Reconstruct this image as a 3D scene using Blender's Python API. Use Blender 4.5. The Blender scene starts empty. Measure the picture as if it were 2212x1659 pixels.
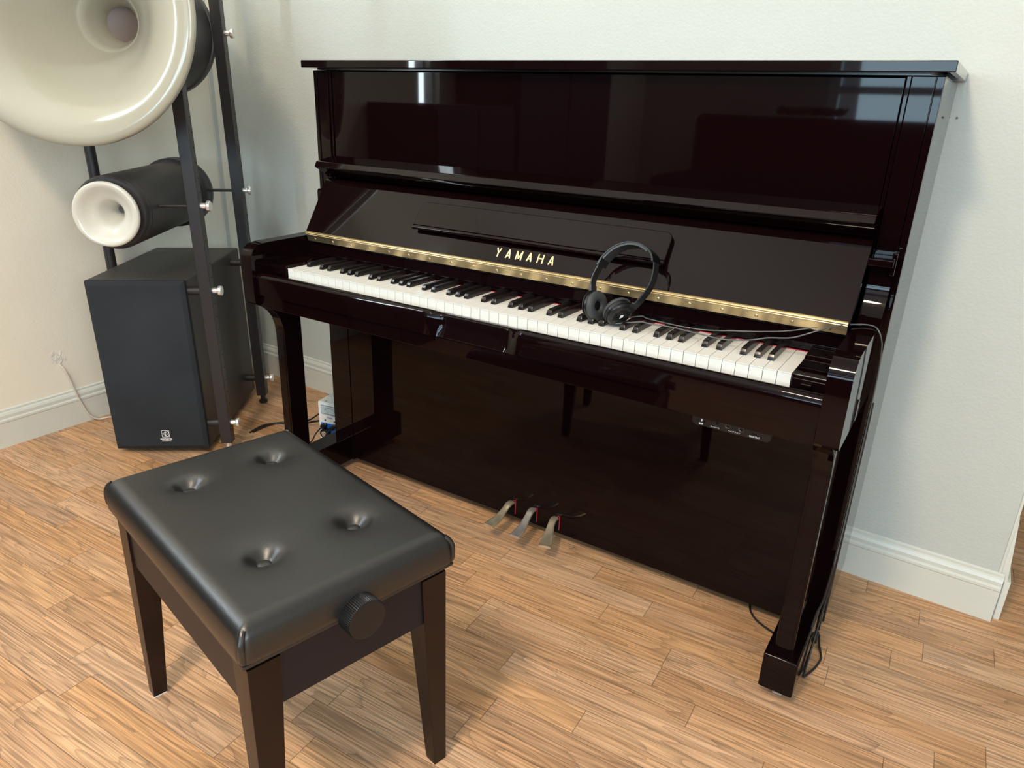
import bpy, bmesh, math, random
from mathutils import Vector, Matrix
random.seed(7)
PI = math.pi
C = bpy.context.scene.collection
V = Vector

# ------------------------------------------------------------------ materials
def new_mat(name):
    m = bpy.data.materials.new(name); m.use_nodes = True
    nt = m.node_tree
    return m, nt, nt.nodes['Principled BSDF']

def mat(name, col, rough=.5, metal=0., spec=.5, bump=0., bscale=200., coat=0., var=0., vscale=6., emit=None, estr=0., trans=0.):
    m, nt, b = new_mat(name)
    b.inputs['Base Color'].default_value = (*col, 1)
    b.inputs['Roughness'].default_value = rough
    b.inputs['Metallic'].default_value = metal
    b.inputs['Specular IOR Level'].default_value = spec
    b.inputs['Coat Weight'].default_value = coat
    b.inputs['Coat Roughness'].default_value = .02
    b.inputs['Transmission Weight'].default_value = trans
    if emit:
        b.inputs['Emission Color'].default_value = (*emit, 1); b.inputs['Emission Strength'].default_value = estr
    tc = nt.nodes.new('ShaderNodeTexCoord')
    if bump:
        n = nt.nodes.new('ShaderNodeTexNoise'); n.inputs['Scale'].default_value = bscale; n.inputs['Detail'].default_value = 3
        bp = nt.nodes.new('ShaderNodeBump'); bp.inputs['Strength'].default_value = bump; bp.inputs['Distance'].default_value = .002
        nt.links.new(tc.outputs['Object'], n.inputs['Vector']); nt.links.new(n.outputs['Fac'], bp.inputs['Height'])
        nt.links.new(bp.outputs['Normal'], b.inputs['Normal'])
    if var:
        n = nt.nodes.new('ShaderNodeTexNoise'); n.inputs['Scale'].default_value = vscale; n.inputs['Detail'].default_value = 4
        r = nt.nodes.new('ShaderNodeValToRGB')
        r.color_ramp.elements[0].position = .3; r.color_ramp.elements[1].position = .7
        r.color_ramp.elements[0].color = (*[c*(1-var) for c in col], 1); r.color_ramp.elements[1].color = (*[min(1, c*(1+var)) for c in col], 1)
        nt.links.new(tc.outputs['Object'], n.inputs['Vector']); nt.links.new(n.outputs['Fac'], r.inputs['Fac'])
        nt.links.new(r.outputs['Color'], b.inputs['Base Color'])
    return m

M = {}
M['lacquer'] = mat('black_lacquer', (.0046, .0013, .0017), .03, spec=.18)
M['lacquer_dark'] = mat('black_lacquer_inner', (.004, .003, .003), .2, spec=.4)
M['white_key'] = mat('white_key_plastic', (.80, .795, .755), .16, spec=.5, var=.02, vscale=40)
M['black_key'] = mat('black_key_plastic', (.012, .009, .009), .22, spec=.5)
M['brass'] = mat('brass', (.76, .61, .36), .30, .95, var=.10, vscale=14)
M['old_brass'] = mat('pedal_brass', (.66, .56, .40), .36, .75, var=.15, vscale=60)
M['steel'] = mat('pedal_steel', (.56, .52, .48), .38, .75, var=.15, vscale=60)
M['gold'] = mat('gold_letter', (.78, .62, .36), .3, .7)
M['red_felt'] = mat('red_felt', (.42, .03, .06), .9, spec=.1, bump=.3, bscale=900)
M['chrome'] = mat('chrome', (.86, .86, .84), .22, .75, var=.04)
M['speaker_case'] = mat('charcoal_paint', (.055, .050, .047), .46, spec=.4, bump=.08, bscale=900, var=.08, vscale=3)
M['cloth'] = mat('speaker_cloth', (.028, .033, .040), .85, spec=.25, bump=.5, bscale=1800, var=.2, vscale=5)
M['metal_black'] = mat('powder_coat', (.022, .019, .020), .40, .0, bump=.1, bscale=1200)
M['housing'] = mat('housing_black', (.032, .029, .031), .42, spec=.45, bump=.06, bscale=900)
M['horn'] = mat('ivory_gloss', (.37, .355, .285), .15, spec=.5, coat=.15)
M['horn_small'] = mat('white_gloss', (.62, .605, .54), .12, spec=.5, coat=.4)
M['throat'] = mat('throat_brown', (.10, .066, .050), .4)
M['white_print'] = mat('white_print', (.82, .82, .80), .5, emit=(.8, .8, .78), estr=.12)
M['leather'] = mat('black_leather', (.0105, .010, .0105), .35, spec=.78, bump=.12, bscale=700, var=.1, vscale=4)
M['bench_wood'] = mat('dark_stained_wood', (.012, .0045, .003), .34, spec=.28, var=.35, vscale=14)
M['apron'] = mat('apron_satin', (.011, .009, .0125), .45, spec=.28)
M['plastic'] = mat('black_plastic', (.0085, .0085, .010), .3, spec=.4)
M['jack'] = mat('dark_nickel', (.10, .09, .09), .3, .8)
M['pad'] = mat('ear_pad_leatherette', (.040, .044, .047), .55, spec=.4, bump=.1, bscale=900)
M['band_pad'] = mat('headband_pad', (.02, .021, .024), .35, spec=.5)
M['cable'] = mat('black_rubber', (.018, .016, .016), .45, spec=.4)
M['grey_cable'] = mat('grey_rubber', (.09, .10, .10), .4, spec=.5)
M['white_cable'] = mat('white_pvc', (.66, .60, .52), .4, var=.1, vscale=90)
M['psu'] = mat('grey_enamel', (.60, .63, .62), .4, var=.03)
M['psu_front'] = mat('white_front', (.80, .81, .80), .45)
M['blue'] = mat('blue_panel', (.01, .16, .62), .4)
M['meter'] = mat('meter_face', (.50, .62, .66), .25)
M['ink'] = mat('dark_ink', (.05, .07, .09), .5)
M['felt_white'] = mat('white_felt', (.75, .74, .72), .9, bump=.2, bscale=900)
M['clear'] = mat('caster_grey', (.38, .37, .35), .25)
M['baseboard'] = mat('gloss_white_paint', (.70, .725, .675), .3, spec=.5, bump=.12, bscale=40, var=.025, vscale=9)
M['plaster'] = mat('bare_plaster', (.78, .76, .70), .8, bump=.8, bscale=150)
M['ceiling'] = mat('ceiling_white', (.86, .85, .82), .9)
M['dark_cloth'] = mat('dark_upholstery', (.010, .009, .012), .9, spec=.1, bump=.3, bscale=200)
M['dark_wood'] = mat('black_brown_wood', (.012, .008, .007), .6, var=.3, vscale=20)
M['hole'] = mat('dark_hole', (.006, .005, .005), .9, spec=.1)
M['old_hole'] = mat('filled_hole', (.16, .15, .13), .9)
M['glass'] = mat('window_glass', (1, 1, 1), .0, trans=1.)
M['frame_white'] = mat('window_paint', (.72, .76, .78), .4, var=.02)
M['green_cloth'] = mat('green_cloth', (.03, .08, .05), .9, bump=.4, bscale=60)

def wall_mat(name, col):
    m, nt, b = new_mat(name)
    b.inputs['Roughness'].default_value = .62; b.inputs['Specular IOR Level'].default_value = .3
    tc = nt.nodes.new('ShaderNodeTexCoord')
    n1 = nt.nodes.new('ShaderNodeTexNoise'); n1.inputs['Scale'].default_value = 1.6; n1.inputs['Detail'].default_value = 4
    r = nt.nodes.new('ShaderNodeValToRGB'); r.color_ramp.elements[0].position = .3; r.color_ramp.elements[1].position = .75
    r.color_ramp.elements[0].color = (*[c*.965 for c in col], 1); r.color_ramp.elements[1].color = (*[c*1.02 for c in col], 1)
    n2 = nt.nodes.new('ShaderNodeTexNoise'); n2.inputs['Scale'].default_value = 170; n2.inputs['Detail'].default_value = 3
    n3 = nt.nodes.new('ShaderNodeTexNoise'); n3.inputs['Scale'].default_value = 9; n3.inputs['Detail'].default_value = 5
    vo = nt.nodes.new('ShaderNodeTexVoronoi'); vo.inputs['Scale'].default_value = 7.5
    vr = nt.nodes.new('ShaderNodeValToRGB'); vr.color_ramp.elements[0].position = .0; vr.color_ramp.elements[1].position = .055
    ad = nt.nodes.new('ShaderNodeMath'); ad.operation = 'MULTIPLY_ADD'; ad.inputs[1].default_value = 4.0
    ad2 = nt.nodes.new('ShaderNodeMath'); ad2.operation = 'MULTIPLY_ADD'; ad2.inputs[1].default_value = -.55
    bp = nt.nodes.new('ShaderNodeBump'); bp.inputs['Strength'].default_value = .25; bp.inputs['Distance'].default_value = .003
    L = nt.links.new
    for n in (n1, n2, n3, vo): L(tc.outputs['Object'], n.inputs['Vector'])
    L(n1.outputs['Fac'], r.inputs['Fac']); L(r.outputs['Color'], b.inputs['Base Color'])
    L(n3.outputs['Fac'], ad.inputs[0]); L(n2.outputs['Fac'], ad.inputs[2])
    L(vo.outputs['Distance'], vr.inputs['Fac']); L(vr.outputs['Color'], ad2.inputs[0]); L(ad.outputs[0], ad2.inputs[2])
    L(ad2.outputs[0], bp.inputs['Height']); L(bp.outputs['Normal'], b.inputs['Normal'])
    return m
M['wall'] = wall_mat('wall_paint_grey_white', (.585, .62, .59))
M['wall_left'] = wall_mat('wall_paint_warm_lit', (.88, .845, .73))  # lighter, warmer copy of the wall paint; warm light put into its colour

def floor_mat():
    m, nt, b = new_mat('oak_strip_floor')
    L = nt.links.new
    def N(t, **k):
        n = nt.nodes.new(t)
        for a, v in k.items(): setattr(n, a, v)
        return n
    def MATH(op, a, c=None, d=None):
        n = N('ShaderNodeMath', operation=op)
        for i, x in enumerate((a, c, d)):
            if x is None: continue
            if isinstance(x, (int, float)): n.inputs[i].default_value = x
            else: L(x, n.inputs[i])
        return n.outputs[0]
    tc = N('ShaderNodeTexCoord')
    mp = N('ShaderNodeMapping'); mp.inputs['Rotation'].default_value = (0, 0, math.radians(-2.3))
    L(tc.outputs['Object'], mp.inputs['Vector'])
    sx = N('ShaderNodeSeparateXYZ'); L(mp.outputs[0], sx.inputs[0])
    x, y = sx.outputs['X'], sx.outputs['Y']
    row_f = MATH('MULTIPLY_ADD', y, 1/.0628, 1.90)
    row = MATH('FLOOR', row_f)
    w1 = N('ShaderNodeTexWhiteNoise', noise_dimensions='1D'); L(row, w1.inputs['W'])
    # plank length varies from row to row
    inv = MATH('MULTIPLY_ADD', w1.outputs['Value'], .9, 1.9)
    w0 = N('ShaderNodeTexWhiteNoise', noise_dimensions='1D'); L(MATH('ADD', row, 61.3), w0.inputs['W'])
    off = MATH('MULTIPLY', w0.outputs['Value'], 17.0)
    col_f = MATH('MULTIPLY_ADD', x, inv, off)
    col = MATH('FLOOR', col_f)
    cv = N('ShaderNodeCombineXYZ'); L(row, cv.inputs[0]); L(col, cv.inputs[1])
    wn = N('ShaderNodeTexWhiteNoise', noise_dimensions='2D'); L(cv.outputs[0], wn.inputs['Vector'])
    ws = N('ShaderNodeSeparateColor'); L(wn.outputs['Color'], ws.inputs[0])
    r1, r2, r3 = ws.outputs[0], ws.outputs[1], ws.outputs[2]
    # grain coordinates
    gx = MATH('MULTIPLY_ADD', r1, 40., MATH('MULTIPLY', x, 2.4))
    gy = MATH('MULTIPLY_ADD', r2, 30., MATH('MULTIPLY', y, 80.))
    gv = N('ShaderNodeCombineXYZ'); L(gx, gv.inputs[0]); L(gy, gv.inputs[1]); L(MATH('MULTIPLY', r3, 20.), gv.inputs[2])
    g1 = N('ShaderNodeTexNoise'); g1.inputs['Scale'].default_value = 1.; g1.inputs['Detail'].default_value = 6; g1.inputs['Roughness'].default_value = .62; g1.inputs['Distortion'].default_value = .5
    L(gv.outputs[0], g1.inputs['Vector'])
    # fine pores
    px = MATH('MULTIPLY_ADD', r2, 70., MATH('MULTIPLY', x, 7.)); py = MATH('MULTIPLY', y, 330.)
    pv = N('ShaderNodeCombineXYZ'); L(px, pv.inputs[0]); L(py, pv.inputs[1]); L(r1, pv.inputs[2])
    g2 = N('ShaderNodeTexNoise'); g2.inputs['Scale'].default_value = 1.; g2.inputs['Detail'].default_value = 3
    L(pv.outputs[0], g2.inputs['Vector'])
    # cathedral figure
    cx = MATH('MULTIPLY_ADD', r3, 30., MATH('MULTIPLY', x, 1.1)); cy = MATH('MULTIPLY_ADD', r1, 9., MATH('MULTIPLY', y, 9.))
    cvv = N('ShaderNodeCombineXYZ'); L(cx, cvv.inputs[0]); L(cy, cvv.inputs[1])
    g3 = N('ShaderNodeTexNoise'); g3.inputs['Scale'].default_value = 1.3; g3.inputs['Detail'].default_value = 2
    L(cvv.outputs[0], g3.inputs['Vector'])
    ring = MATH('FRACT', MATH('MULTIPLY', g3.outputs['Fac'], 16.))
    ringl = MATH('POWER', ring, 5.)
    ramp = N('ShaderNodeValToRGB'); e = ramp.color_ramp.elements
    e[0].position = .22; e[0].color = (.40, .195, .083, 1); e[1].position = .78; e[1].color = (.75, .45, .24, 1)
    mid = e.new(.5); mid.color = (.62, .34, .163, 1)
    mixg = MATH('MULTIPLY_ADD', r1, .20, MATH('MULTIPLY_ADD', g1.outputs['Fac'], .55, .14))
    L(mixg, ramp.inputs['Fac'])
    pore = N('ShaderNodeMapRange'); pore.inputs[1].default_value = .35; pore.inputs[2].default_value = .62; pore.inputs[3].default_value = .56; pore.inputs[4].default_value = 1.10
    L(g2.outputs['Fac'], pore.inputs[0])
    dk = MATH('MULTIPLY', pore.outputs[0], MATH('MULTIPLY_ADD', ringl, -.36, 1.04))
    fy = MATH('FRACT', row_f); fx = MATH('FRACT', col_f)
    ey = MATH('MULTIPLY', MATH('MINIMUM', fy, MATH('SUBTRACT', 1., fy)), .0628)
    ex = MATH('DIVIDE', MATH('MINIMUM', fx, MATH('SUBTRACT', 1., fx)), inv)
    seam = N('ShaderNodeMapRange'); seam.inputs[1].default_value = .0002; seam.inputs[2].default_value = .0010; seam.inputs[3].default_value = .30; seam.inputs[4].default_value = 1.
    L(MATH('MINIMUM', MATH('ADD', ey, .00012), ex), seam.inputs[0])
    tot = MATH('MULTIPLY', dk, seam.outputs[0])
    mul = N('ShaderNodeMix', data_type='RGBA', blend_type='MULTIPLY'); mul.inputs[0].default_value = 1.
    L(ramp.outputs['Color'], mul.inputs[6])
    cc = N('ShaderNodeCombineColor'); L(tot, cc.inputs[0]); L(tot, cc.inputs[1]); L(tot, cc.inputs[2])
    L(cc.outputs[0], mul.inputs[7])
    hsv = N('ShaderNodeHueSaturation'); L(mul.outputs[2], hsv.inputs['Color'])
    L(MATH('MULTIPLY_ADD', r3, .14, .86), hsv.inputs['Saturation']); L(MATH('MULTIPLY_ADD', r2, .15, .95), hsv.inputs['Value'])
    L(hsv.outputs[0], b.inputs['Base Color'])
    rr = N('ShaderNodeMapRange'); rr.inputs[3].default_value = .33; rr.inputs[4].default_value = .5
    L(g1.outputs['Fac'], rr.inputs[0]); L(rr.outputs[0], b.inputs['Roughness'])
    b.inputs['Specular IOR Level'].default_value = .42
    bp = N('ShaderNodeBump'); bp.inputs['Strength'].default_value = .2; bp.inputs['Distance'].default_value = .0015
    L(tot, bp.inputs['Height']); L(bp.outputs[0], b.inputs['Normal'])
    return m
M['floor'] = floor_mat()

# ------------------------------------------------------------------ mesh helpers
def nbm(): return bmesh.new()
def T(x=0, y=0, z=0): return Matrix.Translation((x, y, z))

def box(bm, x0, x1, y0, y1, z0, z1, bev=0., seg=2, mtx=None):
    t = nbm()
    bmesh.ops.create_cube(t, size=1)
    bmesh.ops.scale(t, vec=(abs(x1-x0), abs(y1-y0), abs(z1-z0)), verts=t.verts)
    bmesh.ops.translate(t, vec=((x0+x1)/2, (y0+y1)/2, (z0+z1)/2), verts=t.verts)
    if bev: bmesh.ops.bevel(t, geom=t.edges[:], offset=bev, segments=seg, profile=.5, affect='EDGES')
    join(bm, t, mtx); return bm

def join(bm, t, mtx=None):
    if mtx: bmesh.ops.transform(t, matrix=mtx, verts=t.verts)
    me = bpy.data.meshes.new('tmp'); t.to_mesh(me); t.free(); bm.from_mesh(me); bpy.data.meshes.remove(me)

def prism(bm, poly, a0, a1, axis='x', bev=0., seg=2, mtx=None):
    """extrude a 2D polygon (other two axes, in xyz order) along axis from a0 to a1"""
    t = nbm()
    def P(u, v, a): return {'x': (a, u, v), 'y': (u, a, v), 'z': (u, v, a)}[axis]
    lo = [t.verts.new(P(u, v, a0)) for u, v in poly]; hi = [t.verts.new(P(u, v, a1)) for u, v in poly]
    t.faces.new(lo); t.faces.new(hi[::-1]); n = len(poly)
    for i in range(n): t.faces.new((lo[i], lo[(i+1) % n], hi[(i+1) % n], hi[i]))
    bmesh.ops.recalc_face_normals(t, faces=t.faces)
    if bev: bmesh.ops.bevel(t, geom=t.edges[:], offset=bev, segments=seg, profile=.5, affect='EDGES', clamp_overlap=True)
    join(bm, t, mtx); return bm

def frame_z(d):
    d = V(d).normalized(); a = V((0, 0, 1)) if abs(d.z) < .95 else V((1, 0, 0))
    x = a.cross(d).normalized(); y = d.cross(x); return Matrix((x, y, d)).transposed()

def cyl(bm, p0, p1, r0, r1=None, n=24, bev=0., mtx=None):
    p0, p1 = V(p0), V(p1); d = p1-p0; t = nbm()
    bmesh.ops.create_cone(t, cap_ends=True, segments=n, radius1=r0, radius2=r0 if r1 is None else r1, depth=d.length)
    if bev:
        es = [e for e in t.edges if len(e.link_faces) == 2 and any(len(f.verts) > 4 for f in e.link_faces)]
        bmesh.ops.bevel(t, geom=es, offset=bev, segments=2, profile=.5, affect='EDGES')
    mm = T(*((p0+p1)/2)) @ frame_z(d).to_4x4()
    bmesh.ops.transform(t, matrix=mm, verts=t.verts)
    join(bm, t, mtx); return bm

def lathe(bm, prof, n=64, mtx=None, closed=False):
    """revolve (r,h) around local z"""
    t = nbm(); rings = []
    for r, h in prof:
        if r < 1e-6: rings.append([t.verts.new((0, 0, h))])
        else: rings.append([t.verts.new((r*math.cos(2*PI*k/n), r*math.sin(2*PI*k/n), h)) for k in range(n)])
    pairs = list(zip(rings, rings[1:])) + ([(rings[-1], rings[0])] if closed else [])
    for a, b in pairs:
        for k in range(n):
            k2 = (k+1) % n
            if len(a) == 1 and len(b) == 1: continue
            if len(a) == 1: t.faces.new((a[0], b[k], b[k2]))
            elif len(b) == 1: t.faces.new((a[k], a[k2], b[0]))
            else: t.faces.new((a[k], a[k2], b[k2], b[k]))
    bmesh.ops.recalc_face_normals(t, faces=t.faces)
    join(bm, t, mtx); return bm

def smooth_path(pts, sub=6):
    pts = [V(p) for p in pts]; out = []
    for i in range(len(pts)-1):
        p0 = pts[max(i-1, 0)]; p1 = pts[i]; p2 = pts[i+1]; p3 = pts[min(i+2, len(pts)-1)]
        for k in range(sub):
            t = k/sub
            out.append(.5*((2*p1)+(p2-p0)*t+(2*p0-5*p1+4*p2-p3)*t*t+(3*p1-p0-3*p2+p3)*t**3))
    out.append(pts[-1]); return out

def tube(bm, pts, r, n=8, sub=6, mtx=None):
    path = smooth_path(pts, sub) if sub else [V(p) for p in pts]
    t = nbm(); rings = []; prev = None
    for i, p in enumerate(path):
        d = (path[min(i+1, len(path)-1)]-path[max(i-1, 0)]).normalized()
        if prev is None: x = frame_z(d).col[0].copy()
        else: x = (prev-d*prev.dot(d)).normalized()
        prev = x; y = d.cross(x)
        rings.append([t.verts.new(p+r*(math.cos(2*PI*k/n)*x+math.sin(2*PI*k/n)*y)) for k in range(n)])
    for a, b in zip(rings, rings[1:]):
        for k in range(n): t.faces.new((a[k], a[(k+1) % n], b[(k+1) % n], b[k]))
    t.faces.new(rings[0][::-1]); t.faces.new(rings[-1])
    bmesh.ops.recalc_face_normals(t, faces=t.faces)
    join(bm, t, mtx); return bm

def strip2d(bm, pts, w, mtx=None, closed=False, h=.0003):
    """flat line of width w through 2D points, standing h proud of local z=0"""
    n = len(pts); t = nbm(); L = []; R = []
    for i in range(n):
        a = V(pts[(i-1) % n] if closed else pts[max(i-1, 0)]); b = V(pts[(i+1) % n] if closed else pts[min(i+1, n-1)])
        d = (b-a).normalized(); nn = V((-d.y, d.x)); p = V(pts[i])
        L.append(t.verts.new((*(p+nn*w/2), h))); R.append(t.verts.new((*(p-nn*w/2), h)))
    for i in range(n if closed else n-1):
        j = (i+1) % n; t.faces.new((R[i], R[j], L[j], L[i]))
    join(bm, t, mtx); return bm

def rrect(x0, x1, y0, y1, r, n=6, corners=(1, 1, 1, 1)):
    out = []
    for (cx, cy, a0), on in zip(((x1-r, y1-r, 0), (x0+r, y1-r, 90), (x0+r, y0+r, 180), (x1-r, y0+r, 270)), corners):
        if not on:
            out.append((cx+(r if a0 in (0, 270) else -r), cy+(r if a0 in (0, 90) else -r))); continue
        for k in range(n+1):
            a = math.radians(a0+90*k/n); out.append((cx+r*math.cos(a), cy+r*math.sin(a)))
    return out

def obj(name, bm, material, parent=None, ang=35, smooth=True):
    me = bpy.data.meshes.new(name)
    bmesh.ops.remove_doubles(bm, verts=bm.verts, dist=1e-6)
    if parent is not None and parent.get('_o') is not None:
        o0 = V(parent['_o']); bmesh.ops.translate(bm, vec=-o0, verts=bm.verts)
    bm.to_mesh(me); bm.free()
    if smooth:
        me.polygons.foreach_set('use_smooth', [True]*len(me.polygons))
        me.set_sharp_from_angle(angle=math.radians(ang))
    me.materials.append(material)
    o = bpy.data.objects.new(name, me); C.objects.link(o)
    if smooth and name not in ('seat_cushion', 'key_slip', 'midrange_horn', 'tweeter_horn', 'pedal', 'cheek'):
        w = o.modifiers.new('weighted_normals', 'WEIGHTED_NORMAL'); w.mode = 'FACE_AREA'; w.weight = 100; w.keep_sharp = True
    if parent is not None:
        o.parent = parent
        if parent.get('_o') is not None: o['_o'] = (0., 0., 0.) if False else list(parent['_o'])
    return o

def thing(name, label, cat, origin=(0, 0, 0), mtx=None, group=None):
    """Empty at the thing's base; with origin parts are given in world coordinates, with mtx in local ones"""
    e = bpy.data.objects.new(name, None); C.objects.link(e); e.empty_display_size = .1
    if mtx is not None: e.matrix_world = mtx
    else: e.location = origin; e['_o'] = list(origin)
    e['label'] = label; e['category'] = cat
    if group: e['group'] = group
    return e

def tag(o, label, cat, group=None):
    o['label'] = label; o['category'] = cat
    if group: o['group'] = group
    return o
def struct(name, bm, m, **k):
    o = obj(name, bm, m, **k); o['kind'] = 'structure'; return o

def text_bm(body, size, depth=.0006, bold=0., space=1., sx=1., align='CENTER'):
    cu = bpy.data.curves.new('txt', 'FONT'); cu.body = body; cu.size = size; cu.extrude = depth/2; cu.offset = bold
    cu.space_character = space; cu.align_x = align; cu.align_y = 'CENTER'; cu.resolution_u = 4
    o = bpy.data.objects.new('txt', cu); C.objects.link(o)
    bpy.context.view_layer.update()
    me = bpy.data.meshes.new_from_object(o.evaluated_get(bpy.context.evaluated_depsgraph_get()))
    bm = nbm(); bm.from_mesh(me)
    bmesh.ops.scale(bm, vec=(sx, 1, 1), verts=bm.verts)
    bpy.data.objects.remove(o); bpy.data.curves.remove(cu); bpy.data.meshes.remove(me)
    return bm
def put(bm, mtx):
    bmesh.ops.transform(bm, matrix=mtx, verts=bm.verts); return bm
def basis(o, x, y, z):
    m = Matrix((V(x).normalized(), V(y).normalized(), V(z).normalized())).transposed().to_4x4(); m.translation = V(o); return m

# ------------------------------------------------------------------ camera
cam_d = bpy.data.cameras.new('camera'); cam = bpy.data.objects.new('camera', cam_d); C.objects.link(cam)
yaw, pitch, roll, F = -.56040197, -.3693134, .03544856, 1564.785
fwd = V((math.sin(yaw)*math.cos(pitch), math.cos(yaw)*math.cos(pitch), math.sin(pitch)))
right = V((math.cos(yaw), -math.sin(yaw), 0)); up = right.cross(fwd)
r2 = math.cos(roll)*right+math.sin(roll)*up; u2 = -math.sin(roll)*right+math.cos(roll)*up
cam.matrix_world = basis((.82117777, -1.20840197, 1.06321553), r2, u2, -fwd)
cam_d.sensor_width = 36; cam_d.sensor_fit = 'HORIZONTAL'; cam_d.lens = F/2212*36; cam_d.clip_start = .02
bpy.context.scene.camera = cam

# ------------------------------------------------------------------ the room
XL, XR, YR, H = -1.615, 2.9, -4.0, 2.65            # left wall, right wall, rear wall, ceiling
WANG = math.atan(-.0322)
def wy(x, off=0.): return .5595+.013-.0322*x+off    # front face of the back wall
XE = 1.026                                           # free end of the back wall

b = nbm(); box(b, XL-.05, XR+.1, YR-.1, 3.2, -.05, 0); struct('floor', b, M['floor'], smooth=False)
b = nbm(); box(b, XL-.1, XR+.1, YR-.1, 3.2, H, H+.05); struct('ceiling', b, M['ceiling'], smooth=False)
b = nbm(); prism(b, [(XL-.1, wy(XL-.1)), (XE, wy(XE)), (XE, wy(XE)+.14), (XL-.1, wy(XL-.1)+.14)], 0, H, 'z'); struct('wall_back', b, M['wall'], smooth=False)
# left wall with a narrow window opening (seen in the lacquer)
b = nbm()
box(b, XL-.1, XL, -1.26, .7, 0, H); box(b, XL-.1, XL, YR, -1.42, 0, H); box(b, XL-.1, XL, -1.42, -1.26, 0, 1.0); box(b, XL-.1, XL, -1.42, -1.26, 2.2, H)
struct('wall_left', b, M['wall_left'], smooth=False)
# rear wall with a wide window and an added fill opening above it
WX0, WX1, WZ0, WZ1 = -.26, 1.95, .98, 1.62
b = nbm()
box(b, XL-.1, WX0, YR-.12, YR, 0, H); box(b, WX1, XR, YR-.12, YR, 0, H); box(b, WX0, WX1, YR-.12, YR, 0, WZ0); box(b, WX0, WX1, YR-.12, YR, WZ1, 1.76); box(b, WX0, WX1, YR-.12, YR, 2.42, H)
struct('wall_rear', b, M['wall'], smooth=False)
b = nbm()
box(b, XR, XR+.1, YR-.12, -3.1, 0, H); box(b, XR, XR+.1, -1.5, 3.2, 0, H); box(b, XR, XR+.1, -3.1, -1.5, 0, .95); box(b, XR, XR+.1, -3.1, -1.5, 2.3, H)
struct('wall_right', b, M['wall'], smooth=False)
b = nbm()
for y in (-3.1, -2.33, -1.56): box(b, XR+.03, XR+.09, y, y+.06, .95, 2.3, .004)
for z in (.95, 1.4, 2.24): box(b, XR+.035, XR+.085, -3.1, -1.5, z, z+.05, .004)
struct('window_3', b, M['frame_white'])
b = nbm(); box(b, XL-.1, XR+.1, 3.1, 3.2, 0, H); struct('wall_far', b, M['wall_left'], smooth=False)
b = nbm(); box(b, XE-.9, XE-.8, .75, 3.1, 0, H); struct('wall_passage', b, M['wall_left'], smooth=False)
# window frames
b = nbm()
for x in (WX0, (WX0+WX1)/2-.03, WX1-.06): box(b, x, x+.06, YR-.1, YR-.03, WZ0, WZ1, .004)
for z in (WZ0, WZ0+.22, WZ1-.06): box(b, WX0, WX1, YR-.095, YR-.035, z, z+.05, .004)
box(b, WX0-.04, WX1+.04, YR-.02, YR+.08, WZ0-.03, WZ0, .004)
struct('window_1', b, M['frame_white'])
b = nbm(); box(b, XL-.07, XL-.03, -1.42, -1.40, 1.0, 2.2, .003); box(b, XL-.07, XL-.03, -1.28, -1.26, 1.0, 2.2, .003); box(b, XL-.07, XL+.02, -1.43, -1.25, .97, 1.0, .003)
struct('window_2', b, M['frame_white'])
b = nbm()
for x in (WX0, (WX0+WX1)/2-.03, WX1-.05): box(b, x, x+.05, YR-.1, YR-.03, 1.76, 2.42, .004)
for z in (1.76, 2.37): box(b, WX0, WX1, YR-.095, YR-.035, z, z+.05, .004)
struct('added_opening_frame', b, M['frame_white'])  # unseen upper opening, added only to let fill light in

# baseboards: moulded profile (t = out of the wall, z)
BB = [(0, 0), (.012, 0), (.012, .080), (.0145, .083), (.0145, .089), (.010, .093), (.011, .103), (.008, .110), (.0045, .113), (.0045, .119), (0, .122)]
def board(p0, p1, nrm):
    t = nbm(); a = []; c = []
    for o, z in BB:
        a.append(t.verts.new((p0[0]+nrm[0]*o, p0[1]+nrm[1]*o, z))); c.append(t.verts.new((p1[0]+nrm[0]*o, p1[1]+nrm[1]*o, z)))
    for i in range(len(BB)-1): t.faces.new((a[i], a[i+1], c[i+1], c[i]))
    t.faces.new(a); t.faces.new(c[::-1]); bmesh.ops.recalc_face_normals(t, faces=t.faces); return t
struct('baseboard_back', board((XL, wy(XL)), (XE+.012, wy(XE+.012)), (-.032, -1)), M['baseboard'], ang=25)
struct('baseboard_left', board((XL, YR), (XL, wy(XL)), (1, 0)), M['baseboard'], ang=25)
# the free wall end: corner bead, its own strip of baseboard and a dark crack between them
b = nbm(); prism(b, [(XE-.001, wy(XE)-.0015), (XE+.004, wy(XE)-.0015), (XE+.006, wy(XE)+.14), (XE-.001, wy(XE)+.14)], .122, H, 'z'); struct('trim_1', b, M['baseboard'], smooth=False)
b = nbm()
prism(b, [(XE+.016, wy(XE)+.004), (XE+.028, wy(XE)+.006), (XE+.028, wy(XE)+.14), (XE, wy(XE)+.14), (XE, wy(XE)+.02)], 0, .102, 'z', .002)
prism(b, [(XE, .100), (XE+.021, .100), (XE+.016, .160), (XE+.0065, .262), (XE, .262)], wy(XE)+.005, wy(XE)+.14, 'y', .001)
struct('baseboard_end', b, M['baseboard'])
b = nbm(); box(b, XL, XL+.006, .560, .578, .12, H, .002); struct('trim_2', b, M['wall'])
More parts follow.
